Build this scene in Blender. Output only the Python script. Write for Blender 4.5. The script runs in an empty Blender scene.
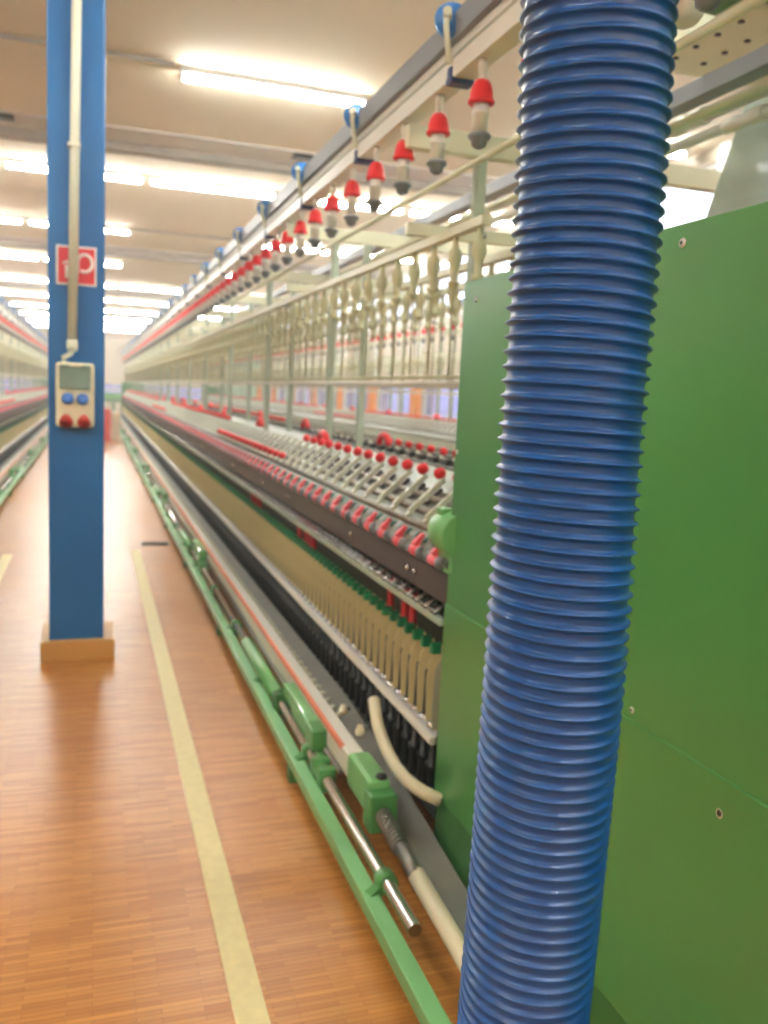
import bpy, bmesh, math, random
from mathutils import Vector, Matrix
random.seed(7)
C = bpy.context.scene.collection
PI = math.pi

# ------------------------------------------------------------------ materials
def nt(name):
    m = bpy.data.materials.new(name); m.use_nodes = True
    n = m.node_tree.nodes; l = m.node_tree.links
    return m, n, l, n['Principled BSDF']

def s2l(c):
    return tuple(((v/255)/12.92 if v/255 <= .04045 else ((v/255+.055)/1.055)**2.4) for v in c) + (1,)

def mat(name, rgb, rough=.5, metal=0, var=.08, scale=6, coat=0, spec=.5, bump=0, alpha=None):
    m, n, l, b = nt(name)
    c = s2l(rgb)
    tc = n.new('ShaderNodeTexCoord'); no = n.new('ShaderNodeTexNoise'); no.inputs['Scale'].default_value = scale
    no.inputs['Detail'].default_value = 4
    l.new(tc.outputs['Object'], no.inputs['Vector'])
    r = n.new('ShaderNodeValToRGB')
    r.color_ramp.elements[0].position = .3; r.color_ramp.elements[1].position = .7
    r.color_ramp.elements[0].color = tuple(v*(1-var) for v in c[:3]) + (1,)
    r.color_ramp.elements[1].color = tuple(min(1, v*(1+var)) for v in c[:3]) + (1,)
    l.new(no.outputs['Fac'], r.inputs['Fac']); l.new(r.outputs['Color'], b.inputs['Base Color'])
    b.inputs['Roughness'].default_value = rough; b.inputs['Metallic'].default_value = metal
    b.inputs['Coat Weight'].default_value = coat; b.inputs['Specular IOR Level'].default_value = spec
    if bump:
        bp = n.new('ShaderNodeBump'); bp.inputs['Strength'].default_value = bump; bp.inputs['Distance'].default_value = .002
        l.new(no.outputs['Fac'], bp.inputs['Height']); l.new(bp.outputs['Normal'], b.inputs['Normal'])
    if alpha is not None: b.inputs['Alpha'].default_value = alpha
    return m

def emis(name, rgb, st):
    m, n, l, b = nt(name)
    b.inputs['Base Color'].default_value = (.9, .9, .9, 1)
    b.inputs['Emission Color'].default_value = rgb + (1,); b.inputs['Emission Strength'].default_value = st
    return m

M = {}
M['green'] = mat('green_enamel', (74, 140, 74), .32, var=.05, scale=1.3, coat=.25)
M['green_dark'] = mat('dark_green_enamel', (58, 116, 58), .4)
M['green_light'] = mat('light_green_enamel', (112, 178, 112), .38, coat=.2)
M['green_rail'] = mat('rail_green_enamel', (118, 180, 120), .4, coat=.1)
M['cap_green'] = mat('green_plastic_cap', (0, 120, 70), .4)
M['hose_blue'] = mat('blue_hose_plastic', (6, 68, 132), .34, var=.05, scale=9, coat=.1, spec=.45)
M['col_blue'] = mat('blue_column_paint', (2, 94, 158), .42, var=.08, scale=3, bump=.2)
M['blue'] = mat('blue_plastic', (50, 125, 200), .35)
M['navy'] = mat('navy_clip', (40, 60, 110), .5)
M['red'] = mat('red_plastic', (225, 28, 38), .4, var=.05)
M['pink'] = mat('pink_red_rubber', (240, 88, 104), .5, var=.08)
M['tube_red'] = mat('red_bobbin_tube', (190, 22, 34), .45)
M['cream'] = mat('cream_enamel', (222, 224, 198), .45, var=.04)
M['cream2'] = mat('pale_olive_plastic', (196, 196, 160), .5, var=.06)
M['white'] = mat('white_enamel', (226, 224, 214), .4, var=.03)
M['ivory'] = mat('ivory_plastic', (228, 218, 186), .5, var=.05)
M['greypl'] = mat('grey_plastic', (112, 120, 126), .5)
M['chrome'] = mat('bright_screw_metal', (224, 222, 214), .3, metal=.55, var=.03)
M['steel'] = mat('polished_steel', (190, 188, 186), .22, metal=1, var=.06, scale=20)
M['dsteel'] = mat('dull_steel', (150, 148, 142), .4, metal=.9, var=.12, scale=20)
M['alu'] = mat('aluminium_profile', (206, 206, 206), .4, metal=.2, var=.04)
M['railgrey'] = mat('grey_rail_paint', (136, 142, 150), .45, var=.04)
M['postgrey'] = mat('grey_green_post_paint', (168, 182, 164), .5, var=.04)
M['dark'] = mat('dark_brown_grey_paint', (66, 56, 56), .45, var=.12)
M['black'] = mat('black_plastic', (24, 26, 26), .3, var=.1)
M['interior'] = mat('dark_metal', (50, 56, 50), .55, var=.3, scale=12)  # dark mottled tone for the frame body and spindle rail
M['plate'] = mat('worn_grey_plate', (140, 140, 134), .45, var=.12, scale=9)
M['bed'] = mat('grey_drafting_bed', (112, 118, 106), .38, var=.35, scale=22, metal=.4)
M['arm'] = mat('pale_arm_enamel', (212, 216, 200), .35, var=.04)
M['teal'] = mat('dark_teal_rubber', (28, 90, 82), .5)
M['sep'] = mat('beige_separator_plastic', (226, 212, 158), .45, var=.05)
M['sepgrey'] = mat('grey_end_plate', (178, 176, 150), .4)
M['orangestrip'] = mat('orange_strip', (240, 138, 108), .5)
M['orange'] = mat('orange_pilaster_paint', (246, 158, 84), .6)
M['ochre'] = mat('ochre_plinth_paint', (205, 152, 82), .5, var=.08)
M['ceil'] = mat('ceiling_plaster', (236, 224, 198), .8, var=.03, scale=1.2)
M['wall'] = mat('wall_plaster', (222, 214, 200), .8, var=.03)
M['mint'] = mat('mint_panel_paint', (176, 214, 186), .6)
M['beam'] = mat('ceiling_beam_paint', (172, 164, 152), .7)
M['beamw'] = mat('ceiling_band_paint', (214, 208, 202), .7)
M['line'] = mat('yellow_floor_paint', (230, 214, 160), .5, var=.06, scale=30)
M['cable'] = mat('cream_conduit', (226, 226, 206), .45, var=.03)
M['signred'] = mat('sign_red', (218, 48, 60), .4, var=.03)
M['signwhite'] = mat('sign_white', (240, 238, 236), .4, var=.02)
M['sockred'] = mat('socket_red', (190, 52, 38), .4)
M['sockblue'] = mat('socket_blue', (48, 100, 175), .4)
M['lid'] = mat('tinted_lid', (112, 132, 122), .25, var=.15)
M['cabred'] = mat('red_cabinet_paint', (222, 74, 54), .5)
M['cabbeige'] = mat('beige_cabinet_paint', (224, 206, 176), .5)
M['winframe'] = mat('window_frame_paint', (232, 232, 228), .5)
M['outside'] = mat('outside_paving', (190, 190, 200), .8)
M['grate'] = mat('grate_metal', (96, 98, 104), .4, metal=.6)
M['mount'] = mat('lamp_housing', (235, 235, 230), .5)
M['lamp'] = emis('fluorescent_tube', (1.0, 1.0, .93), 62)

def mk_hood():
    m, n, l, b = nt('frosted_plastic_sheet')
    b.inputs['Base Color'].default_value = s2l((200, 214, 204)); b.inputs['Roughness'].default_value = .35
    w = n.new('ShaderNodeTexNoise'); w.inputs['Scale'].default_value = 3
    tc = n.new('ShaderNodeTexCoord'); mp = n.new('ShaderNodeMapping'); mp.inputs['Scale'].default_value = (1, .6, 9)
    l.new(tc.outputs['Object'], mp.inputs['Vector']); l.new(mp.outputs['Vector'], w.inputs['Vector'])
    r = n.new('ShaderNodeMapRange'); r.inputs['To Min'].default_value = .72; r.inputs['To Max'].default_value = .95
    l.new(w.outputs['Fac'], r.inputs['Value']); l.new(r.outputs['Result'], b.inputs['Alpha'])
    return m
M['hood'] = mk_hood()

def mk_glass(nm, tint):
    m = bpy.data.materials.new(nm); m.use_nodes = True
    n = m.node_tree.nodes; l = m.node_tree.links; n.clear()
    o = n.new('ShaderNodeOutputMaterial'); mx = n.new('ShaderNodeMixShader'); mx.inputs[0].default_value = .08
    t = n.new('ShaderNodeBsdfTransparent'); g = n.new('ShaderNodeBsdfGlossy'); g.inputs['Roughness'].default_value = .05
    t.inputs['Color'].default_value = tint
    l.new(t.outputs[0], mx.inputs[1]); l.new(g.outputs[0], mx.inputs[2]); l.new(mx.outputs[0], o.inputs[0])
    return m
M['glass'] = mk_glass('window_glass', (.93, .95, .97, 1))
M['glass_tint'] = mk_glass('lavender_daylight_tint', (.58, .58, .68, 1))  # lavender tint put in to dim daylight through low and far panes

def mk_floor():
    m, n, l, b = nt('mosaic_parquet')
    tc = n.new('ShaderNodeTexCoord')
    br = n.new('ShaderNodeTexBrick')
    br.offset = .37; br.inputs['Scale'].default_value = 1
    br.inputs['Brick Width'].default_value = .16; br.inputs['Row Height'].default_value = .0165
    br.inputs['Mortar Size'].default_value = .0006; br.inputs['Mortar Smooth'].default_value = .3
    br.inputs['Bias'].default_value = 0
    br.inputs['Color1'].default_value = s2l((200, 138, 70)); br.inputs['Color2'].default_value = s2l((176, 112, 48))
    br.inputs['Mortar'].default_value = s2l((124, 72, 34))
    l.new(tc.outputs['Object'], br.inputs['Vector'])
    mp = n.new('ShaderNodeMapping'); mp.inputs['Scale'].default_value = (5, 60, 1)
    no = n.new('ShaderNodeTexNoise'); no.inputs['Scale'].default_value = 1; no.inputs['Detail'].default_value = 3
    l.new(tc.outputs['Object'], mp.inputs['Vector']); l.new(mp.outputs['Vector'], no.inputs['Vector'])
    r1 = n.new('ShaderNodeMapRange'); r1.inputs['To Min'].default_value = .78; r1.inputs['To Max'].default_value = 1.2
    l.new(no.outputs['Fac'], r1.inputs['Value'])
    # block checker of 0.5 m panels
    n2 = n.new('ShaderNodeTexNoise'); n2.inputs['Scale'].default_value = 1.6; n2.inputs['Detail'].default_value = 2
    l.new(tc.outputs['Object'], n2.inputs['Vector'])
    r2 = n.new('ShaderNodeMapRange'); r2.inputs['To Min'].default_value = .86; r2.inputs['To Max'].default_value = 1.14
    l.new(n2.outputs['Fac'], r2.inputs['Value'])
    mu = n.new('ShaderNodeMath'); mu.operation = 'MULTIPLY'
    l.new(r1.outputs[0], mu.inputs[0]); l.new(r2.outputs[0], mu.inputs[1])
    sc = n.new('ShaderNodeVectorMath'); sc.operation = 'SCALE'
    l.new(br.outputs['Color'], sc.inputs[0]); l.new(mu.outputs[0], sc.inputs['Scale'])
    l.new(sc.outputs[0], b.inputs['Base Color'])
    r3 = n.new('ShaderNodeMapRange'); r3.inputs['To Min'].default_value = .27; r3.inputs['To Max'].default_value = .34
    l.new(n2.outputs['Fac'], r3.inputs['Value']); l.new(r3.outputs[0], b.inputs['Roughness'])
    b.inputs['Coat Weight'].default_value = .15; b.inputs['Coat Roughness'].default_value = .25; b.inputs['Specular IOR Level'].default_value = .36
    bp = n.new('ShaderNodeBump'); bp.inputs['Strength'].default_value = .25; bp.inputs['Distance'].default_value = .001
    l.new(no.outputs['Fac'], bp.inputs['Height']); l.new(bp.outputs['Normal'], b.inputs['Normal'])
    return m
M['floor'] = mk_floor()

# ------------------------------------------------------------------ mesh builder
class MB:
    def __init__(s): s.v = []; s.f = []; s.m = []; s.mats = []; s.sm = []
    def mi(s, k):
        if k not in s.mats: s.mats.append(k)
        return s.mats.index(k)
    def add(s, vs, fs, k, smooth=False):
        o = len(s.v); s.v += [tuple(p) for p in vs]; i = s.mi(k)
        for f in fs: s.f.append(tuple(o+a for a in f)); s.m.append(i); s.sm.append(smooth)
        return s
    def box(s, x0, x1, y0, y1, z0, z1, k):
        x0, x1 = sorted((x0, x1)); y0, y1 = sorted((y0, y1)); z0, z1 = sorted((z0, z1))
        vs = [(x, y, z) for z in (z0, z1) for y in (y0, y1) for x in (x0, x1)]
        return s.add(vs, [(0,2,3,1),(4,5,7,6),(0,1,5,4),(2,6,7,3),(0,4,6,2),(1,3,7,5)], k)
    def cbox(s, x0, x1, y0, y1, z0, z1, k, c=.004):           # box with chamfered edges
        x0, x1 = sorted((x0, x1)); y0, y1 = sorted((y0, y1)); z0, z1 = sorted((z0, z1))
        bm = bmesh.new(); bmesh.ops.create_cube(bm, size=1)
        for v in bm.verts:
            v.co = Vector(((x0+x1)/2+v.co.x*(x1-x0), (y0+y1)/2+v.co.y*(y1-y0), (z0+z1)/2+v.co.z*(z1-z0)))
        c = min(c, (x1-x0)*.4, (y1-y0)*.4, (z1-z0)*.4)
        bmesh.ops.bevel(bm, geom=bm.edges[:], offset=c, segments=2, profile=.6, affect='EDGES')
        bm.verts.index_update()
        s.add([v.co for v in bm.verts], [[v.index for v in f.verts] for f in bm.faces], k); bm.free(); return s
    def bar(s, a, b, w, h, k, up=(0, 0, 1)):                   # rectangular bar from a to b
        a = Vector(a); b = Vector(b); d = (b-a).normalized(); u = Vector(up)
        x = d.cross(u).normalized()*w/2; z = x.cross(d).normalized()*h/2
        vs = [p+sx*x+sz*z for p in (a, b) for sx, sz in ((-1,-1),(1,-1),(1,1),(-1,1))]
        return s.add(vs, [(0,3,2,1),(4,5,6,7),(0,1,5,4),(1,2,6,5),(2,3,7,6),(3,0,4,7)], k)
    def tube(s, pts, r, k, n=12, smooth=True, cap=True):
        pts = [Vector(p) for p in pts]
        rs = r if isinstance(r, (list, tuple)) else [r]*len(pts)
        vs = []; fs = []; ref = None
        for i, p in enumerate(pts):
            t = (pts[min(i+1, len(pts)-1)]-pts[max(i-1, 0)]).normalized()
            if ref is None:
                ref = Vector((0, 0, 1)) if abs(t.z) < .9 else Vector((1, 0, 0))
            x = (ref - t*ref.dot(t)).normalized(); ref = x; y = t.cross(x)
            for j in range(n):
                a = 2*PI*j/n; vs.append(p+(x*math.cos(a)+y*math.sin(a))*rs[i])
        for i in range(len(pts)-1):
            for j in range(n):
                fs.append((i*n+j, i*n+(j+1) % n, (i+1)*n+(j+1) % n, (i+1)*n+j))
        s.add(vs, fs, k, smooth)
        if cap:
            o = len(s.v)-len(vs); i = s.mi(k)
            s.f.append(tuple(o+j for j in range(n))[::-1]); s.m.append(i); s.sm.append(False)
            e = o+(len(pts)-1)*n
            s.f.append(tuple(e+j for j in range(n))); s.m.append(i); s.sm.append(False)
        return s
    def lathe(s, prof, k, org=(0, 0, 0), axis=(0, 0, 1), n=20, smooth=True):   # prof: (radius, height[, material])
        a = Vector(axis).normalized(); o = Vector(org)
        return s.tube([o+a*h for r, h in [p[:2] for p in prof]], [max(p[0], 1e-4) for p in prof], k, n, smooth)
    def sphere(s, c, r, k, sz=1, n=14):
        p = [(r*math.sin(PI*i/8), -r*sz*math.cos(PI*i/8)) for i in range(9)]
        return s.lathe(p, k, c, n=n)
    def prism(s, poly, a, t, k, ax='y'):                       # polygon in (x,z) extruded along y from a to a+t
        n = len(poly)
        if ax == 'y': vs = [(p[0], y, p[1]) for y in (a, a+t) for p in poly]
        elif ax == 'x': vs = [(x, p[0], p[1]) for x in (a, a+t) for p in poly]
        else: vs = [(p[0], p[1], z) for z in (a, a+t) for p in poly]
        return s.add(vs, [tuple(range(n)), tuple(range(2*n-1, n-1, -1))]+[(i, n+i, n+(i+1) % n, (i+1) % n) for i in range(n)], k)
    def mesh(s, name):
        me = bpy.data.meshes.new(name); me.from_pydata(s.v, [], s.f)
        for k in s.mats: me.materials.append(M[k])
        me.polygons.foreach_set('material_index', s.m); me.polygons.foreach_set('use_smooth', s.sm)
        bm = bmesh.new(); bm.from_mesh(me); bmesh.ops.recalc_face_normals(bm, faces=bm.faces); bm.to_mesh(me); bm.free()
        return me
    def build(s, name, parent=None, loc=(0, 0, 0)):
        return link(name, s.mesh(name), parent, loc)
    def rep(s, times):                                         # merged copies at offsets
        r = MB(); r.mats = list(s.mats)
        for t in times:
            o = len(r.v); r.v += [(p[0]+t[0], p[1]+t[1], p[2]+t[2]) for p in s.v]
            r.f += [tuple(o+a for a in f) for f in s.f]; r.m += s.m; r.sm += s.sm
        return r

def link(name, me, parent=None, loc=(0, 0, 0)):
    o = bpy.data.objects.new(name, me); C.objects.link(o); o.location = loc
    if parent: o.parent = parent
    return o
def tag(o, label=None, cat=None, group=None, kind=None):
    for k, v in (('label', label), ('category', cat), ('group', group), ('kind', kind)):
        if v: o[k] = v
    return o
def thing(name, loc, label, cat, group=None):
    o = bpy.data.objects.new(name, None); C.objects.link(o); o.location = loc
    return tag(o, label, cat, group, 'thing')
def struct(o): o['kind'] = 'structure'; return o
def repeat(name, mb, pos, parent, nmax=100, subs=()):
    """parts for the first nmax places, one uncounted part for the rest"""
    me = mb.mesh(name); sm = [(sn, sb.mesh(sn)) for sn, sb in subs]
    for p in pos[:nmax]:
        o = link(name, me, parent, p)
        for sn, m_ in sm: link(sn, m_, o)
    rest = pos[nmax:]
    if rest:
        full = MB()
        for src in [mb]+[sb for _, sb in subs]:
            r = src.rep(rest); o = len(full.v); full.v += r.v
            idx = [full.mi(k) for k in r.mats]
            full.f += [tuple(o+a for a in f) for f in r.f]; full.m += [idx[i] for i in r.m]; full.sm += r.sm
        q = full.build(name, parent); q['kind'] = 'stuff'

# ------------------------------------------------------------------ camera
FPX, CX, CY, H = 868., 384., 512., 1.5
VPX, VPY, SL = 93.5, 382., .047
F_ = Vector((VPX-CX, VPY-CY, FPX)).normalized()
P_ = Vector((VPX-CX+1000, VPY-CY+1000*SL, FPX))
D_ = F_.cross(P_).normalized()
if D_.y < 0: D_ = -D_
R_ = D_.cross(F_)
if R_.x < 0: R_ = -R_
def ray(x, y):
    v = Vector((x-CX, y-CY, FPX)); return Vector((v.dot(R_), v.dot(F_), -v.dot(D_)))/FPX
def onX(x, y, X): r = ray(x, y); return r*(X/r.x)+Vector((0, 0, H))
def onY(x, y, Y): r = ray(x, y); return r*(Y/r.y)+Vector((0, 0, H))
def onZ(x, y, Z): r = ray(x, y); return r*((Z-H)/r.z)+Vector((0, 0, H))
def atD(x, y, d): return ray(x, y)*d+Vector((0, 0, H))
cam = bpy.data.cameras.new('camera'); co = bpy.data.objects.new('camera', cam); C.objects.link(co)
ax = Vector((R_.x, F_.x, -D_.x)); ay = -Vector((R_.y, F_.y, -D_.y)); az = -Vector((R_.z, F_.z, -D_.z))
mt = Matrix((ax, ay, az)).transposed().to_4x4(); mt.translation = (0, 0, H); co.matrix_world = mt
cam.sensor_fit = 'VERTICAL'; cam.sensor_height = 36; cam.lens = 36*FPX/1024
cam.clip_start = .05; cam.clip_end = 300
cam.dof.use_dof = True; cam.dof.focus_distance = 1.15; cam.dof.aperture_fstop = 4.6
bpy.context.scene.camera = co

# ------------------------------------------------------------------ the room
XL, XR, YB, YF, ZC = -8.0, 5.75, -7.0, 47.0, 4.05
struct(MB().box(XL-.1, XR+.1, YB-.1, YF+.1, -.12, 0, 'floor').build('floor'))
struct(MB().box(XL-.1, XR+.1, YB-.1, YF+.1, ZC, ZC+.12, 'ceil').build('ceiling'))
struct(MB().box(XL-.2, XL, YB, YF, 0, ZC, 'wall').build('wall_left'))
struct(MB().box(XL, XR, YB-.2, YB, 0, ZC, 'wall').build('wall_back'))
# right wall: openings between orange pilasters
bay = 2.7; py = [15.3+bay*k for k in range(-8, 7)]           # pilaster positions
SILL, HEAD, B0, B1 = 1.12, 3.92, 1.74, 2.86
w = MB()
w.box(XR, XR+.25, YB, YF, 0, SILL, 'wall'); w.box(XR, XR+.25, YB, YF, HEAD, ZC, 'wall')
w.box(XR, XR+.25, YB, py[0], SILL, HEAD, 'wall'); w.box(XR, XR+.25, py[-1], YF, SILL, HEAD, 'mint')
w.box(XR, XR+.25, py[0], py[-1], B0, B1, 'wall')
for y in py: w.box(XR, XR+.25, y-.14, y+.14, SILL, HEAD, 'wall')
struct(w.build('wall_right'))
for i, y in enumerate(py):
    struct(MB().cbox(XR-.12, XR, y-.15, y+.15, 0, 1.8, 'orange').cbox(XR-.05, XR, y-.12, y+.12, 1.8, ZC, 'winframe').build('trim_%d' % (i+1)))
for i in range(len(py)-1):
    y0, y1 = py[i]+.14, py[i+1]-.14; ym = (y0+y1)/2
    f = MB()
    for a, b in ((y0, y0+.05), (ym-.03, ym+.03), (y1-.05, y1)): f.box(XR+.06, XR+.12, a, b, SILL, B0, 'winframe').box(XR+.06, XR+.12, a, b, B1, HEAD, 'winframe')
    for a, b in ((SILL, SILL+.05), (B0-.05, B0), (B1, B1+.05), (HEAD-.05, HEAD)): f.box(XR+.065, XR+.115, y0, y1, a, b, 'winframe')
    o = struct(f.build('window_%d' % (i+1)))
    MB().box(XR+.085, XR+.092, y0, y1, SILL, B0, 'glass_tint').build('pane', o)
    MB().box(XR+.085, XR+.092, y0, y1, B1, HEAD, 'glass').build('pane', o)
# far wall with two window bands
w = MB(); w.box(XL, XR, YF, YF+.2, 0, .85, 'wall'); w.box(XL, XR, YF, YF+.2, 1.42, ZC, 'wall')
w.box(XL, XR, YF, YF+.2, 1.10, 1.2, 'wall')
struct(w.build('wall_far'))
f = MB()
for k in range(10): f.box(XL+k*1.5-.03, XL+k*1.5+.03, YF+.05, YF+.1, .85, 1.42, 'winframe')
o = struct(f.build('window_20')); MB().box(XL, XR, YF+.07, YF+.075, .85, 1.42, 'glass_tint').build('pane', o)
struct(MB().box(XR+.3, 60, -60, 110, -.5, -.3, 'outside').box(-40, XR+.3, YF+.3, 110, -.5, -.3, 'outside').build('ground'))
# ceiling beams across the hall
for i, y in enumerate((2.0, 10.15, 18.2, 26.3, 34.4, 42.5)):
    struct(MB().box(XL, XR, y-.09, y+.09, ZC-.10, ZC, 'beam').box(XL, XR, y-.62, y-.09, ZC-.02, ZC, 'beamw').build('trim_%d' % (20+i)))
# ------------------------------------------------------------------ ceiling lamps
def lamp_mesh():
    hous = MB().cbox(0, 1.58, -.055, .055, -.05, 0, 'mount', .008)
    hous.box(.0, .03, -.05, .05, -.1, -.04, 'mount').box(1.55, 1.58, -.05, .05, -.1, -.04, 'mount')
    tb = MB()
    for s in (-.026, .026): tb.tube([(.03, s, -.075), (1.55, s, -.075)], .019, 'lamp', 10)
    return hous.mesh('lamp_housing'), tb.mesh('fluorescent_tube')
lh, lt = lamp_mesh()
rows = {-4.6: (-5.5, -2.3, .65, 2.3), -.4: (-5.5, -2.3, .65, 2.6), 3.6: (-5.0, -2.65, .65, 3.95),
        7.6: (.65, 3.95), 11.55: (-4.3, -2.65, -1.0, .65, 2.4, 4.05),
        15.5: (-4.3, -2.65, -1.0, 2.4, 4.05), 19.9: (-4.3, -2.65, -1.0, 2.4, 4.05), 24.2: (-4.3, -2.65, -1.0, .65, 3.6),
        28.3: (-4.3, -2.65, -1.0, .65, 3.3), 32.3: (-2.65, -1.0, .65, 3.3), 36.2: (-2.65, -1.0, .65, 3.3), 40.2: (-2.65, -1.0, .65, 3.3), 44.0: (-2.65, -1.0, .65)}
ordn = {7.6: 'nearest row in view', 11.55: 'second row down the hall', 15.5: 'third row down the hall',
        19.9: 'fourth row down the hall', 24.2: 'fifth row down the hall', 28.3: 'sixth row down the hall', 32.3: 'seventh row down the hall',
        36.2: 'eighth row down the hall', 40.2: 'ninth row down the hall', 44.0: 'last row before the far wall'}
def wherex(x):
    if x < -3.5: return 'beyond the left-hand machine'
    if x < -2: return 'above the left-hand machine'
    if x < 0: return 'above the aisle beside the blue column'
    if x < 1: return 'above the aisle beside the cleaner rail'
    if x < 3.2: return 'above the creel of the near machine'
    return 'towards the window wall'
for y, xs in rows.items():
    for x in xs:
        l_ = ('twin-tube ceiling lamp, %s, %s' % (ordn.get(y, 'behind the viewer'), wherex(x)))
        t = thing('ceiling_lamp', (x, y, ZC), l_, 'ceiling lamp', 'fluorescent lamps on the ceiling')
        link('lamp_housing', lh, t); link('lamp_tube', lt, t)
for y, x0, x1 in ((7.46, XL, .6), (15.4, -6, 2.4)):
    tag(MB().tube([(x0, y, ZC-.03), (x1, y, ZC-.03)], .018, 'beam', 8).build('ceiling_conduit'),
        'thin grey conduit running along the ceiling %s lamp' % ('to the nearest' if y < 10 else 'in line with the third row of'), 'conduit', None, 'thing')
vq = [onZ(304, 157, ZC-.03), onZ(1, 116, ZC-.03)]
for x, y in [(v_.x, v_.y) for v_ in vq]:
    o = MB().cbox(-.12, .12, -.07, .07, -.05, 0, 'black').box(-.09, .09, -.05, .05, -.06, -.05, 'greypl').build('ceiling_vent', None, (x, y, ZC))
    tag(o, 'small dark ceiling vent ' + ('left of the blue column' if x < 0 else 'just left of the cleaner rail'), 'vent', None, 'thing')

# ------------------------------------------------------------------ blue column
col = thing('column', (-.083, 4.85, 0), 'blue painted square steel column standing in the aisle', 'column')
MB().cbox(-.14, .138, 0, .28, .1, ZC, 'col_blue', .012).build('shaft', col)
MB().cbox(-.185, .195, -.04, .36, 0, .115, 'ochre', .01).build('base_plinth', col)['label'] = 'ochre painted plinth'
YC = 4.85
def cp(x, y, dy=0.): return onY(x, y, YC-dy)
a0 = cp(72.5, 344); a1 = cp(77, 0); dx = (a1.x-a0.x)/(a1.z-a0.z)
con = thing('conduit', (a0.x, YC-.048, a0.z), 'cream conduit running down the front of the blue column', 'conduit')
MB().tube([(0, 0, 0), (dx*(ZC-a0.z)-.0, 0, ZC-a0.z)], .024, 'cable', 12).build('pipe', con)
MB().lathe([(.022, -.02), (.028, 0), (.028, .03), (.0245, .04)], 'cable').build('gland', con, (0, 0, -.02))
for y in (148,):
    p = cp(75, y); MB().cbox(-.034, .028, -.028, .044, -.01, .01, 'cable').build('pipe_clip', con, (dx*(p.z-a0.z), .0, p.z-a0.z))
e = cp(77, 366)-a0
MB().tube([(0, 0, -.02), (-.005, 0, -.05), (-.045, .0, -.075), (-.05, 0, -.10), (e.x-.02, 0, e.z+.0)], .013, 'cable', 10).build('cable', con)
# hydrant sign
s0 = cp(76.5, 266); w_ = .098
sg = thing('fire_hose_sign', (s0.x, YC-.004, s0.z), 'red square fire hose sign with white symbol on the blue column', 'sign')
MB().box(-w_, w_, -.004, .0, -w_, w_, 'signwhite').build('sign_border', sg)
MB().box(-w_+.01, w_-.01, -.006, -.003, -w_+.01, w_-.01, 'signred').build('sign_face', sg)
g = MB()
arc = [(.045+.042*math.cos(a), .018+.05*math.sin(a)) for a in [math.radians(-150+300*i/24-0) for i in range(25)]]
g.tube([(x, -.007, z) for x, z in [( .040+.036*math.cos(math.radians(t)), .014+.043*math.sin(math.radians(t))) for t in range(200, -130, -12)]], .0085, 'signwhite', 8)
g.tube([(.004, -.007, 0), (.0, -.007, -.065)], .009, 'signwhite', 8)
g.tube([(-.047, -.007, -.065), (-.047, -.007, .0)], .009, 'signwhite', 8)
g.tube([(-.064, -.007, .005), (-.047, -.007, .018), (-.028, -.007, .0)], .007, 'signwhite', 8)
g.build('hose_symbol', sg)
# socket box
s0 = cp(75.5, 395)
bx = thing('socket_box', (s0.x, YC-.003, s0.z), 'cream power socket box with blue and red sockets on the blue column', 'socket box')
MB().cbox(-.094, .094, -.09, 0, -.165, .165, 'ivory', .018).build('box_body', bx)
MB().cbox(-.075, .075, -.102, -.088, .03, .152, 'lid', .01).build('window_lid', bx)
MB().cbox(-.03, .03, -.106, -.09, .145, .16, 'ivory', .004).build('lid_latch', bx)
for x in (-.036, .036):
    MB().lathe([(.03, 0), (.03, .02), (.025, .026), (.0, .026)], 'sockblue', (0, 0, 0), (0, -1, 0)).build('blue_socket', bx, (x, -.088, -.018))
for x in (-.043, .043):
    MB().lathe([(.026, 0), (.028, .03), (.033, .03), (.033, .045), (.023, .045), (.021, .018), (0, .018)], 'sockred', (0, 0, 0), (0, -.8, -.6)).build('red_socket', bx, (x, -.07, -.115))

# ------------------------------------------------------------------ floor things
def strip(pts, name, lab):
    f = MB(); n = len(pts)//2
    f.prism([(p[0], p[1]) for p in pts], 0.0005, .0015, 'line', 'z'); return tag(f.build(name), lab, 'floor line', None, 'thing')
xa, xb = onZ(232, 1024, 0).x, onZ(273, 1024, 0).x
strip([(.325, -1), (.405, -1), (.405, 8.1), (.325, 8.1)], 'floor_line', 'pale yellow painted line on the parquet beside the green rail')
strip([(-.735, -1), (-.655, -1), (-.655, 7.95), (-.735, 7.95)], 'floor_line', 'pale yellow painted line on the parquet left of the blue column')
gr = MB().cbox(-.13, .13, -.09, .09, 0, .006, 'grate', .002)
for k in range(9): gr.box(-.11, .11, -.07+k*.0165, -.062+k*.0165, .006, .009, 'black')
p = onZ(155, 544, 0)
tag(gr.build('floor_grate', None, (p.x, p.y, 0)), 'small grey metal grate in the floor beside the green rail', 'grate', None, 'thing')

# ------------------------------------------------------------------ spinning frames
def holder_red():
    b = MB()
    b.lathe([(.013, 0), (.014, -.036), (.010, -.038), (.010, -.06), (.024, -.07), (.0235, -.148), (.026, -.15), (.026, -.156), (.0235, -.158), (.022, -.212)], 'white', n=14)
    b.lathe([(.030, -.21), (.035, -.216), (.033, -.224), (.024, -.229), (.022, -.244), (.011, -.252), (0, -.255)], 'greypl', n=14)
    c = MB().lathe([(.009, -.056), (.020, -.06), (.029, -.074), (.034, -.094), (.036, -.114), (.041, -.118), (.039, -.126), (.026, -.127)], 'red', n=18)
    return b, c
def holder_plain(L):
    b = MB()
    b.lathe([(.010, 0), (.010, -.034), (.023, -.05), (.025, -.08), (.017, -.10), (.012, -.147), (.020, -.149), (.021, -.157), (.012, -.172), (.0034, -.177), (.0034, -L)], 'cream2', n=10)
    return b

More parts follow.
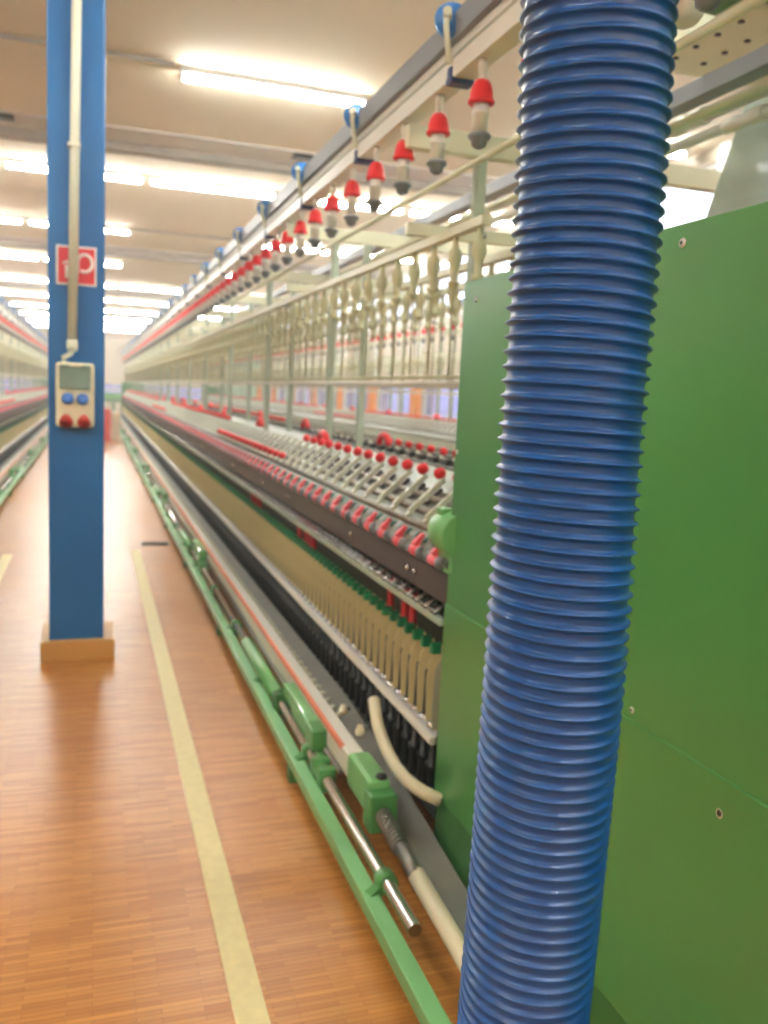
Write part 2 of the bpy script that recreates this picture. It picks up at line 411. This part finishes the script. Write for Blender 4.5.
def frange(a, b, st):
    r = []; x = a
    while x < b: r.append(x); x += st
    return r

def side(root, q, y0, y1, n, full, caps=True, lower=True, pal='dark'):
    """one long side of the frame; q = -1 for the side facing -X. y measured from root"""
    S = lambda d: q*d
    L0, L1 = y0, y1
    # ---- creel
    fr = frange(L0+.64, L1, 2.08)
    ys = frange(L0-1.03, L1, .342)
    MB().cbox(S(.35), S(.417), L0-2.6, L1, 2.495, 2.552, 'white' if caps else 'railgrey', .003).build('creel_rail', root)
    if caps:
        MB().box(S(.33), S(.40), L0-2.6, L1, 2.58, 2.608, 'white').build('cleaner_track', root)
        MB().box(S(.36), S(.42), L0-2.6, L1, 2.611, 2.688, 'railgrey').build('track_web', root)
        lug = MB()
        lug.lathe([(.018, -.006), (.030, -.012), (.044, -.018), (.05, -.014), (.052, .016), (.046, .02), (.04, .006), (.018, .004)], 'blue', (S(.425), 0, 2.665), (q*.38, -.9, .12), 22)
        br = MB().tube([(S(.45), -.03, 2.672), (S(.448), -.02, 2.64), (S(.43), 0, 2.58), (S(.423), 0, 2.54)], .010, 'cream', 8)
        br.lathe([(.014, -.02), (.014, .02)], 'cream', (S(.45), -.03, 2.672), (q*.38, -.9, .12), 10)
        cl = MB().cbox(S(.345), S(.424), -.024, .024, 2.48, 2.50, 'navy', .004).cbox(S(.415), S(.424), -.014, .014, 2.49, 2.53, 'navy', .003)
        repeat('track_hanger', br, [(0, y, 0) for y in frange(L0-.85, L1, 1.04)], root, n, [('blue_roller', lug), ('rail_clip', cl)])
        b, c = holder_red(); repeat('bobbin_holder', b, [(S(.392), y, 2.495) for y in ys], root, n, [('red_cap', c)])
    MB().cbox(S(.285), S(.32), L0+.1, L1, 2.05, 2.082, 'cream', .003).build('creel_rail', root)
    repeat('bobbin_holder', holder_plain(.47), [(S(.302), y, 2.05) for y in frange(L0+.15, L1, .2)], root, n)
    MB().tube([(S(.18), L0-2.6, 2.345), (S(.18), L1, 2.345)], .012, 'cream').build('creel_tube', root)
    MB().tube([(S(.18), L0-.0, 1.558), (S(.18), L1, 1.558)], .010, 'white').build('guide_rod', root)
    MB().tube([(S(.31), L0-.0, 1.575), (S(.31), L1, 1.575)], .006, 'cream2').build('guide_rod', root)
    # ---- drafting arms
    arm = MB()
    arm.bar((S(.375), 0, 1.083), (S(.245), 0, 1.20), .017, .018, 'arm')
    arm.bar((S(.383), 0, 1.066), (S(.36), 0, 1.088), .021, .014, 'arm')
    arm.bar((S(.31), .01, 1.11), (S(.25), .01, 1.165), .030, .012, 'dark')
    if not caps: arm.box(S(.19), S(.225), -.035, .035, 1.165, 1.197, 'black')
    def knob(sx, sz): return MB().lathe([(0, -.022), (.015, -.019), (.023, -.007), (.023, .007), (.016, .017), (0, .021)], 'red', (sx, 0, sz), (q*.5, 0, 1), 12)
    hi = knob(S(.262), 1.226); lo = knob(S(.372), 1.105)
    ays = frange(L0+.12, L1, .178)
    def ishi(y): yy = y+root.location.y; return not (5.2 < yy < 8.2 or 14.6 < yy < 17.6)
    repeat('pressure_arm', arm, [(0, y, 0) for y in ays if ishi(y)], root, n, [('red_knob', hi)])
    repeat('pressure_arm', arm, [(0, y, 0) for y in ays if not ishi(y)], root, n, [('red_knob', lo)])
    arch = MB().tube([(0, -.09+.09*(1-math.cos(PI*i/8)), .06*math.sin(PI*i/8)) for i in range(9)], .020, 'red', 10)
    repeat('arch_handle', arch, [(S(.19), f-.22, 1.205) for f in fr if f > 1], root, n)
    bed = MB(); bed.prism([(S(.42), .975), (S(.40), 1.015), (S(.25), 1.155), (S(.12), 1.175), (S(.12), .95), (S(.40), .945)], L0, L1-L0, 'bed')
    bed.build('drafting_bed', root)
    for d, z in ((.372, 1.055), (.33, 1.094), (.285, 1.135)):
        MB().tube([(S(d), L0, z-.005), (S(d), L1, z-.005)], .014, 'dsteel', 8).build('fluted_roller', root)
    rl = MB()
    rl.lathe([(.021, -.036), (.021, .036)], 'pink', (S(.412), 0, .972), (0, 1, 0), 12)
    for e in (-1, 1):
        rl.lathe([(.008, .034*e), (.023, .036*e), (.023, .056*e), (.008, .058*e)], 'greypl', (S(.412), 0, .972), (0, 1, 0), 12)
        rl.lathe([(.008, .032*e), (.020, .034*e), (.020, .056*e), (.005, .057*e)], 'teal', (S(.385), 0, 1.012), (0, 1, 0), 12)
        rl.lathe([(.015, .018*e), (.015, .034*e)], 'greypl', (S(.385), 0, 1.012), (0, 1, 0), 10)
    rl.bar((S(.425), 0, .992), (S(.39), 0, 1.028), .026, .02, 'pink')
    if pal == 'dark': repeat('clearer_roller', rl, [(0, y-.02, 0) for y in ays], root, n)
    bm_ = MB().cbox(S(.32), S(.41), L0, L1, .846, .944, pal, .004)
    bm_.build('roller_beam', root)
    bolt = MB().lathe([(.012, 0), (.012, .006), (.006, .011), (0, .011)], 'steel', (S(.41), 0, 0), (S(1), 0, 0), 10)
    if full: repeat('beam_bolt', bolt, [(0, y, .895) for f in fr for y in (f-.35, f-.28, f+.45)], root, n)
    # ---- thread guides
    MB().cbox(S(.40), S(.43), L0, L1, .778, .80, 'postgrey', .003).build('guide_rail', root)
    gd = MB().bar((S(.43), 0, .802), (S(.365), 0, .842), .024, .009, 'steel')
    gd.tube([(S(.425), 0, .803), (S(.445), 0, .818), (S(.44), 0.012, .83), (S(.42), .0, .826)], .004, 'steel', 6)
    gd.box(S(.365), S(.385), -.01, .01, .81, .845, 'black')
    sy = frange(L0+.06, L1, .086)
    repeat('thread_guide', gd, [(0, y, 0) for y in sy], root, n if full else 0)
    # ---- separators
    sp = MB(); pr = [(.31, .405), (.40, .405), (.405, .55), (.398, .61), (.38, .645), (.345, .655), (.312, .64)]
    sp.prism([(S(a), b) for a, b in pr], -.002, .004, 'sep')
    sc_ = MB().cbox(S(.36), S(.395), -.013, .013, .642, .678, 'cap_green', .003)
    repeat('separator', sp, [(0, y, 0) for y in sy[1:]], root, n if full else 0, [('green_clip', sc_)])
    rr = MB(); rr.cbox(S(.345), S(.42), L0+.02, L1, .37, .40, 'alu', .006)
    rr.tube([(S(.422), L0+.02, .384), (S(.422), L1, .384)], .015, 'white', 12)
    rr.build('ring_rail', root)
    ring = MB().lathe([(.03, 0), (.03, .009), (.023, .011), (.023, .0)], 'steel', (0, 0, 0), n=14)
    repeat('spinning_ring', ring, [(S(.38), y+.043, .40) for y in sy], root, n if full else 0)
    spi = MB().lathe([(.007, .10), (.014, .11), (.018, .15), (.018, .25), (.023, .255), (.023, .27), (.014, .275), (.012, .37), (.011, .45), (.008, .57), (0, .575)], 'black', n=10)
    repeat('spindle', spi, [(S(.385), y+.043, 0) for y in sy], root, n if full else 0)
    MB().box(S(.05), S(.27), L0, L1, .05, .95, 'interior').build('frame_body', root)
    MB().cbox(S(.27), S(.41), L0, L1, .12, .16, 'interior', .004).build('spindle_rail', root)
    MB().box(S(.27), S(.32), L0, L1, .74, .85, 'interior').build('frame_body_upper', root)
    # ---- foot plate, rods, doffer beam
    if lower:
        pt = MB()
        ln = [(L0-.8, .035), (L0-.3, .05), (L0+.5, .15), (L0+1.1, .185), (L1, .185)] if full else [(L0, .185), (L1, .185)]
        for (ya, za), (yb, zb) in zip(ln, ln[1:]):
            vs = [(S(d), y, z-t) for y, z in ((ya, za), (yb, zb)) for d, t in ((.42, 0), (.555, 0), (.555, .03), (.42, .03))]
            pt.add(vs, [(0, 1, 5, 4), (1, 2, 6, 5), (2, 3, 7, 6), (3, 0, 4, 7), (0, 3, 2, 1), (4, 5, 6, 7)], 'plate')
        pt.build('foot_plate', root)

        MB().cbox(S(.707), S(.757), L0-2.1, L1+.1, .055, .10, 'green_rail', .005).build('outer_rail', root)
        MB().tube([(S(.68), L0-.55, .12), (S(.68), L1, .12)], .019, 'steel', 14).build('push_rod', root)
        MB().tube([(S(.633), L0+.35, .15), (S(.633), L1, .15)], .011, 'dsteel', 10).build('drive_rod', root)
        b = MB(); b.cbox(S(.57), S(.633), L0+.15, L1, .165, .25, 'white', .006)
        b.build('doffer_beam', root)
        MB().box(S(.622), S(.637), L0+.35, L1, .236, .253, 'orangestrip').build('orange_strip', root)
        pg = MB().lathe([(.010, 0), (.010, .012), (.015, .014), (.015, .028), (.008, .036), (0, .036)], 'cream', n=8)
        repeat('peg', pg, [(S(.535), y, .184) for y in sy[8:]], root, n if full else 0)
        ft = MB().cbox(S(.60), S(.76), -.03, .03, 0, .056, 'green_dark', .004)
        repeat('rail_foot', ft, [(0, f, 0) for f in fr], root, n)
        rb = MB(); rb.bar((S(.735), 0, .09), (S(.68), .02, .115), .03, .03, 'green'); rb.lathe([(.03, -.025), (.03, .025)], 'green', (S(.68), .02, .12), (0, 1, 0), 16)
        repeat('rod_bracket', rb, [(0, y, 0) for y in frange(L0-.33, L1, .935)], root, n)
        # lifting linkage units
        u = MB()
        u.cbox(S(.615), S(.68), .66, 1.15, .165, .22, 'green_light', .008)
        u.cbox(S(.605), S(.69), .56, .68, .145, .225, 'green', .008)
        u.bar((S(.66), 1.0, .16), (S(.655), .42, .11), .026, .035, 'green_light')
        u.cbox(S(.645), S(.71), .36, .40, .07, .16, 'green', .008).cbox(S(.645), S(.71), .45, .49, .07, .16, 'green', .008)
        u.lathe([(.028, -.08), (.03, -.07), (.03, .07), (.028, .08)], 'green', (S(.68), .43, .12), (0, 1, 0), 16)
        u.cbox(S(.64), S(.715), 1.14, 1.2, .07, .17, 'green_dark', .008)
        u.lathe([(.018, -.01), (.018, .012), (0, .013)], 'green_dark', (S(.68), 1.17, .17), (0, 0, 1), 10)
        u.tube([(S(.68), 1.25, .125), (S(.68), 2.1, .125)], .032, 'green_light', 16)
        u.bar((S(.60), .62, .04), (S(.60), .62, .16), .03, .05, 'green_dark')
        repeat('lift_linkage', u, [(0, y, 0) for y in frange(L0, L1-2.4, 3.74)], root, n)
    return fr

def frame(XC, Y0, Y1, lab, near, far, n1, n2, full, pal='dark'):
    root = thing('spinning_frame', (XC, Y0, 0), lab, 'spinning machine', 'long ring spinning frames')
    L = Y1-Y0
    fr = side(root, near, 0, L, n1, full, pal=pal)
    if far: side(root, far, 0, L, n2, False, caps=False, lower=False)
    # shared middle
    MB().cbox(.03, .065, .1, L, 2.05, 2.082, 'cream', .003).build('creel_rail', root)
    repeat('bobbin_holder', holder_plain(.47), [(.047, y, 2.05) for y in frange(.2, L, .2)], root, n2)
    a1 = MB().cbox(-.40, 1.15 if 0 < XC < 2 else .40, -.025, .025, 2.40, 2.48, 'cream', .004)
    a2 = MB().cbox(-.40, .40, -.06, -.03, 2.085, 2.13, 'cream', .004)
    for d in (-.1, .09): a2.lathe([(.012, 0), (.012, .01), (0, .012)], 'steel', (d, -.06, 2.107), (0, -1, 0), 8)
    post = MB()
    po = MB()
    repeat('creel_arm', a1, [(0, f, 0) for f in fr], root, 100)
    repeat('creel_arm', a2, [(0, f, 0) for f in fr], root, 100)
    p1 = MB().cbox(-.02, .02, -.024, .024, 1.0, 2.40, 'postgrey', .004)
    repeat('creel_post', p1, [(d, f, 0) for f in fr for d in (-.10, .10)], root, 100)
    MB().box(-.16, .16, 0, L, .95, 1.165, 'bed').build('top_cover', root)
    # far end gear head
    MB().cbox(-.42, .42, L, L+.9, .02, 1.55, 'green', .02).build('gear_head', root)
    return root, fr

YS = 2.5
m1, fr1 = frame(1.48, YS, 36.0, 'long green ring spinning frame with red capped bobbin holders, nearest, right of the aisle', -1, 1, 100, 60, True)
m0, fr0 = frame(-1.76, 5.2, 36.0, 'long ring spinning frame left of the aisle, seen behind the blue column', 1, None, 60, 0, False)
m2, fr2 = frame(4.70, YS, 36.0, 'ring spinning frame by the windows, seen through the creel of the nearest one', -1, None, 60, 0, False, 'postgrey')
# plain headstocks of the two others
for r in (m0, m2):
    MB().cbox(-.41, .41, -1.6, 0, .2, 1.86, 'green', .01).cbox(-.40, .40, -1.58, 0, 0, .2, 'green_dark', .01).build('headstock', r)

# ---- headstock of the near frame
def rel(p): return Vector(p)-m1.location
XP = 1.07
hs = MB().box(XP+.012-1.48, .41, -2.4, -.012, .2, 1.845, 'green').build('headstock_body', m1)
zs = .848
MB().cbox(XP-1.48, XP+.02-1.48, -2.4, 0, zs, 1.853, 'green', .003).build('upper_panel', m1)
MB().cbox(XP-.006-1.48, XP+.02-1.48, -2.4, 0, .216, zs+.004, 'green', .004).build('lower_panel', m1)
MB().box(XP+.005-1.48, .41, -2.4, 0, 0, .214, 'green_dark').build('plinth', m1)
for (x, y, r) in ((722, 813, .0125), (632, 710, .0065), (683, 243, .0085), (460, 637, .0105), (476, 300, .007), (457, 452, .006)):
    p = rel(onX(x, y, XP))
    s = MB().lathe([(r*1.15, 0), (r*1.15, r*.12), (r, r*.35), (r*.72, r*.5), (r*.5, r*.46), (r*.5, r*.16), (0, r*.16)], 'chrome', (0, 0, 0), (-1, 0, 0), 20)
    s.lathe([(r*.5, r*.5), (r*.5, r*.56), (0, r*.56)], 'black', (0, 0, 0), (-1, 0, 0), 6, False)
    s.build('screw', m1, p)
# translucent sheet on the headstock
XG = 2.06
pl = [onX(703, 226, XG), onX(738, 125, XG)]
k_ = (pl[1].y-pl[0].y)/(pl[1].z-pl[0].z); yb = pl[0].y-YS-k_*(pl[0].z-1.82)
MB().prism([(yb, 1.82), (yb+k_*.74, 2.56), (-2.3, 2.56), (-2.3, 1.82)], XG-1.48, .004, 'hood', 'x').build('clear_guard', m1)
MB().box(.40, XG-1.48+.01, -2.3, .1, 1.80, 1.84, 'green').build('guard_bracket', m1)
# rounded green gearbox cover by the panel edge
gb = MB().lathe([(.0, -.075), (.03, -.07), (.055, -.04), (.062, 0), (.062, .12), (.06, .16)], 'green_light', (0, 0, 0), (.0, -1, 0), 24)
cv = MB()
pc = rel(onY(441, 533, 2.6))
cv.lathe([(0, -.10), (.03, -.095), (.055, -.075), (.068, -.04), (.072, 0), (.072, .1)], 'green_light', (0, 0, 0), (0, -1, 0), 24)
cv.cbox(-.03, .05, -.1, .05, -.13, .02, 'green_light', .012)
cv.cbox(-.045, .0, -.02, .03, .055, .078, 'green_light', .005)
cv.build('gear_cover', m1, (pc.x+.02, .06, pc.z+.01))
# cream suction hose curving to the panel
hp = [rel(onX(374, 700, 1.0)), rel(onX(378, 725, .98)), rel(onX(388, 752, .97)), rel(onX(403, 776, .97)), rel(onX(420, 790, 1.0)), rel(onX(440, 800, 1.06))]
def smooth_path(ps, k=6):
    out = []
    for i in range(len(ps)-1):
        p0 = ps[max(i-1, 0)]; p1 = ps[i]; p2 = ps[i+1]; p3 = ps[min(i+2, len(ps)-1)]
        for j in range(k):
            t = j/k
            out.append(.5*((2*p1)+(-p0+p2)*t+(2*p0-5*p1+4*p2-p3)*t*t+(-p0+3*p1-3*p2+p3)*t**3))
    return out+[ps[-1]]
MB().tube(smooth_path(hp), .022, 'ivory', 14).build('cream_hose', m1)
# end of the doffer beam: clamp, knob, spring, rod, sleeve
ce = MB()
b0 = Vector((-.605, .06, .21)); sl = Vector((0, -1, -.045)).normalized()
cl = MB().cbox(-.645, -.562, .0, .25, .155, .272, 'green_light', .02).cbox(-.65, -.557, -.05, .03, .12, .245, 'green', .01)
c_ = cl.build('beam_clamp', m1)
MB().lathe([(.018, 0), (.02, .012), (.014, .022), (0, .024)], 'black', (0, 0, 0), n=16).build('clamp_knob', c_, (-.59, .03, .262))
sp = [Vector((-.605, -.05-.17*t/120, .182-.022*t/120)) + .024*Vector((math.cos(t*2*PI/12), 0, math.sin(t*2*PI/12))) for t in range(121)]
MB().tube(sp, .0045, 'dsteel', 6).build('coil_spring', m1)
MB().tube([(-.605, -.03, .182), (-.605, -.36, .15)], .012, 'dsteel', 12).build('spring_rod', m1)
MB().tube([(-.605, -.22, .165), (-.605, -.35, .148)], .022, 'dsteel', 12).build('rod_collar', m1)
MB().tube([(-.60, -.34, .145), (-.60, -1.0, .10)], [.026, .026], 'ivory', 16).build('cream_sleeve', m1)
MB().cbox(-.635, -.595, -.78, -.74, .03, .09, 'green', .004).build('sleeve_foot', m1)
# cable clusters on the doffer beam
for (x, y) in ((343, 711), (360, 732)):
    p = rel(onX(x, y, .935))
    k = MB().lathe([(.016, -.01), (.018, 0), (.016, .012), (.011, .014), (.011, .026), (0, .027)], 'ivory', n=14).lathe([(.009, .0), (.013, .002), (.013, .02)], 'dsteel', (.022, .01, .0), n=10)
    k.build('adjusting_nut', m1, p)
# end separator in clear plastic with wire
es = MB().prism([(-.415, .405), (-.31, .405), (-.31, .63), (-.335, .655), (-.385, .655), (-.412, .62)], -.0, .004, 'sepgrey')
es.tube([(-.37, -.004, .42), (-.37, -.01, .60), (-.345, -.01, .60), (-.345, -.004, .42)], .0035, 'steel', 6)
es.build('end_separator', m1, (0, .055, 0))
# white pipes on the far side of the near frame with couplings
for (d, z, r, cy) in ((.50, 2.50, .024, 1.9), (.50, 2.43, .018, 1.4)):
    pp = MB().tube([(d, -2.6, z), (d, 33.5, z)], r, 'white', 12)
    yy = {1.9: onX(690, 112, 1.98).y-YS, 1.4: onX(746, 114, 1.98).y-YS}[cy]
    pp.lathe([(r*1.3, -.09), (r*1.35, -.08), (r*1.35, -.02), (r*1.1, -.01), (r*1.1, .02), (r*1.35, .03), (r*1.35, .08), (r*1.3, .09)], 'white', (d, yy, z), (0, 1, 0), 14)
    pp.build('air_pipe', m1)

# red tubes standing on spindles
for k in (4, 5, 7, 22, 23, 24, 26, 41, 43, 44):
    y = YS+.06+.086*k+.043
    o = MB().lathe([(.019, 0), (.019, .012), (.016, .016), (.014, .2), (.015, .205), (.011, .206), (.011, .15)], 'tube_red', n=14).build('yarn_tube', None, (1.48-.35, y, .62))
    tag(o, 'red yarn tube standing behind the green clipped separators, %s' % ('nearest group' if k < 10 else 'second group along the frame' if k < 30 else 'third group along the frame'), 'yarn tube', 'red tubes on the spindles of the near frame %s' % ('first' if k < 10 else 'second' if k < 30 else 'third'), 'thing')

# ------------------------------------------------------------------ travelling cleaner above the near frame
tc_ = thing('travelling_cleaner', (1.3, .7, 2.78), 'white perforated travelling blower riding the rails above the frame', 'cleaner')
MB().cbox(-.75, .8, -.4, .4, .0, .35, 'white', .02).build('blower_body', tc_)
q0 = onZ(735, 42, 2.84)
bh = MB().cbox(-.28, .35, -.25, .35, 0, .3, 'cream', .01)
for i in range(4):
    for j in range(4):
        bh.lathe([(.012, 0), (.012, .006), (0, .006)], 'black', (-.2+i*.13, -.15+j*.12, 0), (0, 0, -1), 10)
b_ = bh.build('perforated_hood', tc_, (q0.x-1.3+.1, q0.y-.7, .06))
MB().cbox(.3, .9, .35, q0.y-.7-.1, .08, .3, 'green_dark', .01).build('hood_duct', tc_)
q1 = onX(686, 8, 1.3)
MB().lathe([(.03, 0), (.045, .01), (.045, .05), (.03, .06), (.03, .1), (0, .1)], 'white', (0, 0, 0), (-.6, -.6, -.3), 18).build('pipe_elbow', tc_, (q1.x-1.3, q1.y-.7, q1.z-2.78))
MB().bar((q1.x-1.3, q1.y-.7, q1.z-2.78), (q1.x-1.3, .35, .2), .04, .04, 'white').build('elbow_support', tc_)

# ------------------------------------------------------------------ blue corrugated hose
DIA = .142
ctr = [(598.5, 0, 157), (588.5, 200, 151), (573, 400, 147), (556, 640, 142.5), (539, 840, 136), (522, 1024, 130.5)]
pts = [atD(x, y, FPX*DIA/w) for x, y, w in ctr]
d0 = (pts[0]-pts[1]).normalized(); d1 = (pts[-1]-pts[-2]).normalized()
top = [pts[0]+d0*.2, pts[0]+d0*.45+Vector((.02, 0, .02)), Vector((pts[0].x+.12, pts[0].y+.03, 2.71))]
bot = []; p = pts[-1].copy()
while p.z > .32: p = p+d1*.18; bot.append(p.copy())
path = smooth_path(top[::-1]+pts+bot, 40)
# resample by arc length
seg = [0]
for a, b in zip(path, path[1:]): seg.append(seg[-1]+(b-a).length)
PITCH = .01375; PP = 14; N = int(seg[-1]/PITCH)*PP; NA = 56
vs = []; fs = []; j = 0; refv = Vector((1, 0, 0))
def at(sv):
    global j
    while j < len(seg)-2 and seg[j+1] < sv: j += 1
    t = (sv-seg[j])/max(1e-9, seg[j+1]-seg[j]); return path[j].lerp(path[j+1], t)
cpts = [at(seg[-1]*i/N) for i in range(N+1)]
prof = []
for i in range(PP):
    u_ = i/PP
    d = abs(u_-.5)*2                      # 0 at crest
    prof.append(DIA/2-.0006-.0052*(1-math.exp(-(d/.30)**1.9)))
for i in range(N+1):
    t = (cpts[min(i+3, N)]-cpts[max(i-3, 0)]).normalized()
    x = (refv-t*refv.dot(t)).normalized(); refv = x; y = t.cross(x)
    for a in range(NA):
        an = 2*PI*a/NA; ph = (i/PP+a/NA) % 1.0
        q_ = ph*PP; k0 = int(q_) % PP; fr_ = q_-int(q_)
        r = prof[k0]*(1-fr_)+prof[(k0+1) % PP]*fr_
        vs.append(cpts[i]+(x*math.cos(an)+y*math.sin(an))*r)
for i in range(N):
    for a in range(NA):
        fs.append((i*NA+a, i*NA+(a+1) % NA, (i+1)*NA+(a+1) % NA, (i+1)*NA+a))
hz = thing('suction_hose', (cpts[-1].x, cpts[-1].y, 0), 'large blue corrugated plastic hose hanging in front of the green headstock', 'hose')
m_ = MB(); m_.add([v-hz.location for v in vs], fs, 'hose_blue', True); m_.build('hose_wall', hz)
e_ = cpts[-1]-hz.location
MB().lathe([(.066, 0), (.074, .0), (.074, -.06), (.09, -e_.z+.03), (.09, -e_.z), (.08, -e_.z)], 'black', (0, 0, e_.z), n=32).build('floor_nozzle', hz)
tp = cpts[0]-hz.location
MB().lathe([(.078, -.03), (.078, .06), (.06, .06)], 'black', tuple(tp), n=32).build('hose_collar', hz)

# ------------------------------------------------------------------ far end things
def cab(name, x0, x1, y, z, k, lab):
    t = thing(name, ((x0+x1)/2, y, 0), lab, 'cabinet'); w = (x1-x0)/2
    MB().cbox(-w, w, 0, .5, 0, z, k, .01).build('cabinet_body', t)
    MB().cbox(-w+.02, w-.02, -.015, .0, .05, z-.05, k, .006).build('cabinet_door', t)
    MB().cbox(w-.06, w-.045, -.035, -.01, z*.5, z*.5+.12, 'black', .003).build('handle', t)
p = onZ(112, 441, 0)
cab('tool_cabinet', p.x-.45, p.x-.03, p.y, .82, 'cabred', 'red cabinet at the far end of the aisle behind the column')
cab('tool_cabinet', p.x-.01, p.x+.2, p.y+.1, .74, 'cabbeige', 'beige cabinet at the far end of the aisle beside the red one')
t = thing('transfer_conveyor', (.0, 38.2, 0), 'green conveyor crossing the aisle behind the red cabinet', 'conveyor')
MB().cbox(-2.4, 2.4, -.3, .3, .85, 1.08, 'green_light', .02).build('conveyor_bed', t)
MB().cbox(-2.4, 2.4, -.28, .28, .72, .85, 'green_dark', .02).build('conveyor_frame', t)
for x in (-2.2, -.8, .8, 2.2):
    MB().cbox(x-.04, x+.04, -.25, .25, 0, .75, 'green_dark', .005).build('leg', t)

hz_m = bpy.data.materials.new('veiling_haze'); hz_m.use_nodes = True
n = hz_m.node_tree.nodes; l = hz_m.node_tree.links; n.clear()
o_ = n.new('ShaderNodeOutputMaterial'); v_ = n.new('ShaderNodeVolumeScatter')
v_.inputs['Density'].default_value = .012; v_.inputs['Anisotropy'].default_value = .3; v_.inputs['Color'].default_value = (1, .98, .95, 1)
l.new(v_.outputs[0], o_.inputs['Volume']); M['haze'] = hz_m
ha = MB().box(XL-.1, XR+.15, YB-.1, YF+.15, -.06, ZC+.06, 'haze').build('haze'); ha['kind'] = 'stuff'  # scatter volume added to veil and wash out the distance
tag(ha, 'thin added haze filling the spinning hall', 'haze')

# ------------------------------------------------------------------ world and look
wd = bpy.data.worlds.new('world'); bpy.context.scene.world = wd; wd.use_nodes = True
n = wd.node_tree.nodes; l = wd.node_tree.links
bg = n['Background']; tcn = n.new('ShaderNodeTexCoord'); sx = n.new('ShaderNodeSeparateXYZ')
l.new(tcn.outputs['Generated'], sx.inputs[0])
r = n.new('ShaderNodeValToRGB'); e = r.color_ramp.elements
e[0].position = 0.0; e[0].color = (.55, .56, .72, 1); e[1].position = .30; e[1].color = (1, 1, 1, 1)
l.new(sx.outputs['Z'], r.inputs[0]); l.new(r.outputs[0], bg.inputs['Color'])
bg.inputs['Strength'].default_value = 2.2
sc = bpy.context.scene
sc.view_settings.view_transform = 'Standard'; sc.view_settings.look = 'None'
sc.view_settings.gamma = 1; sc.view_settings.use_curve_mapping = False
sc.view_settings.exposure = 0.75
sc.cycles.use_denoising = True
sc.cycles.max_bounces = 8; sc.cycles.diffuse_bounces = 5
sc.cycles.sample_clamp_indirect = 8
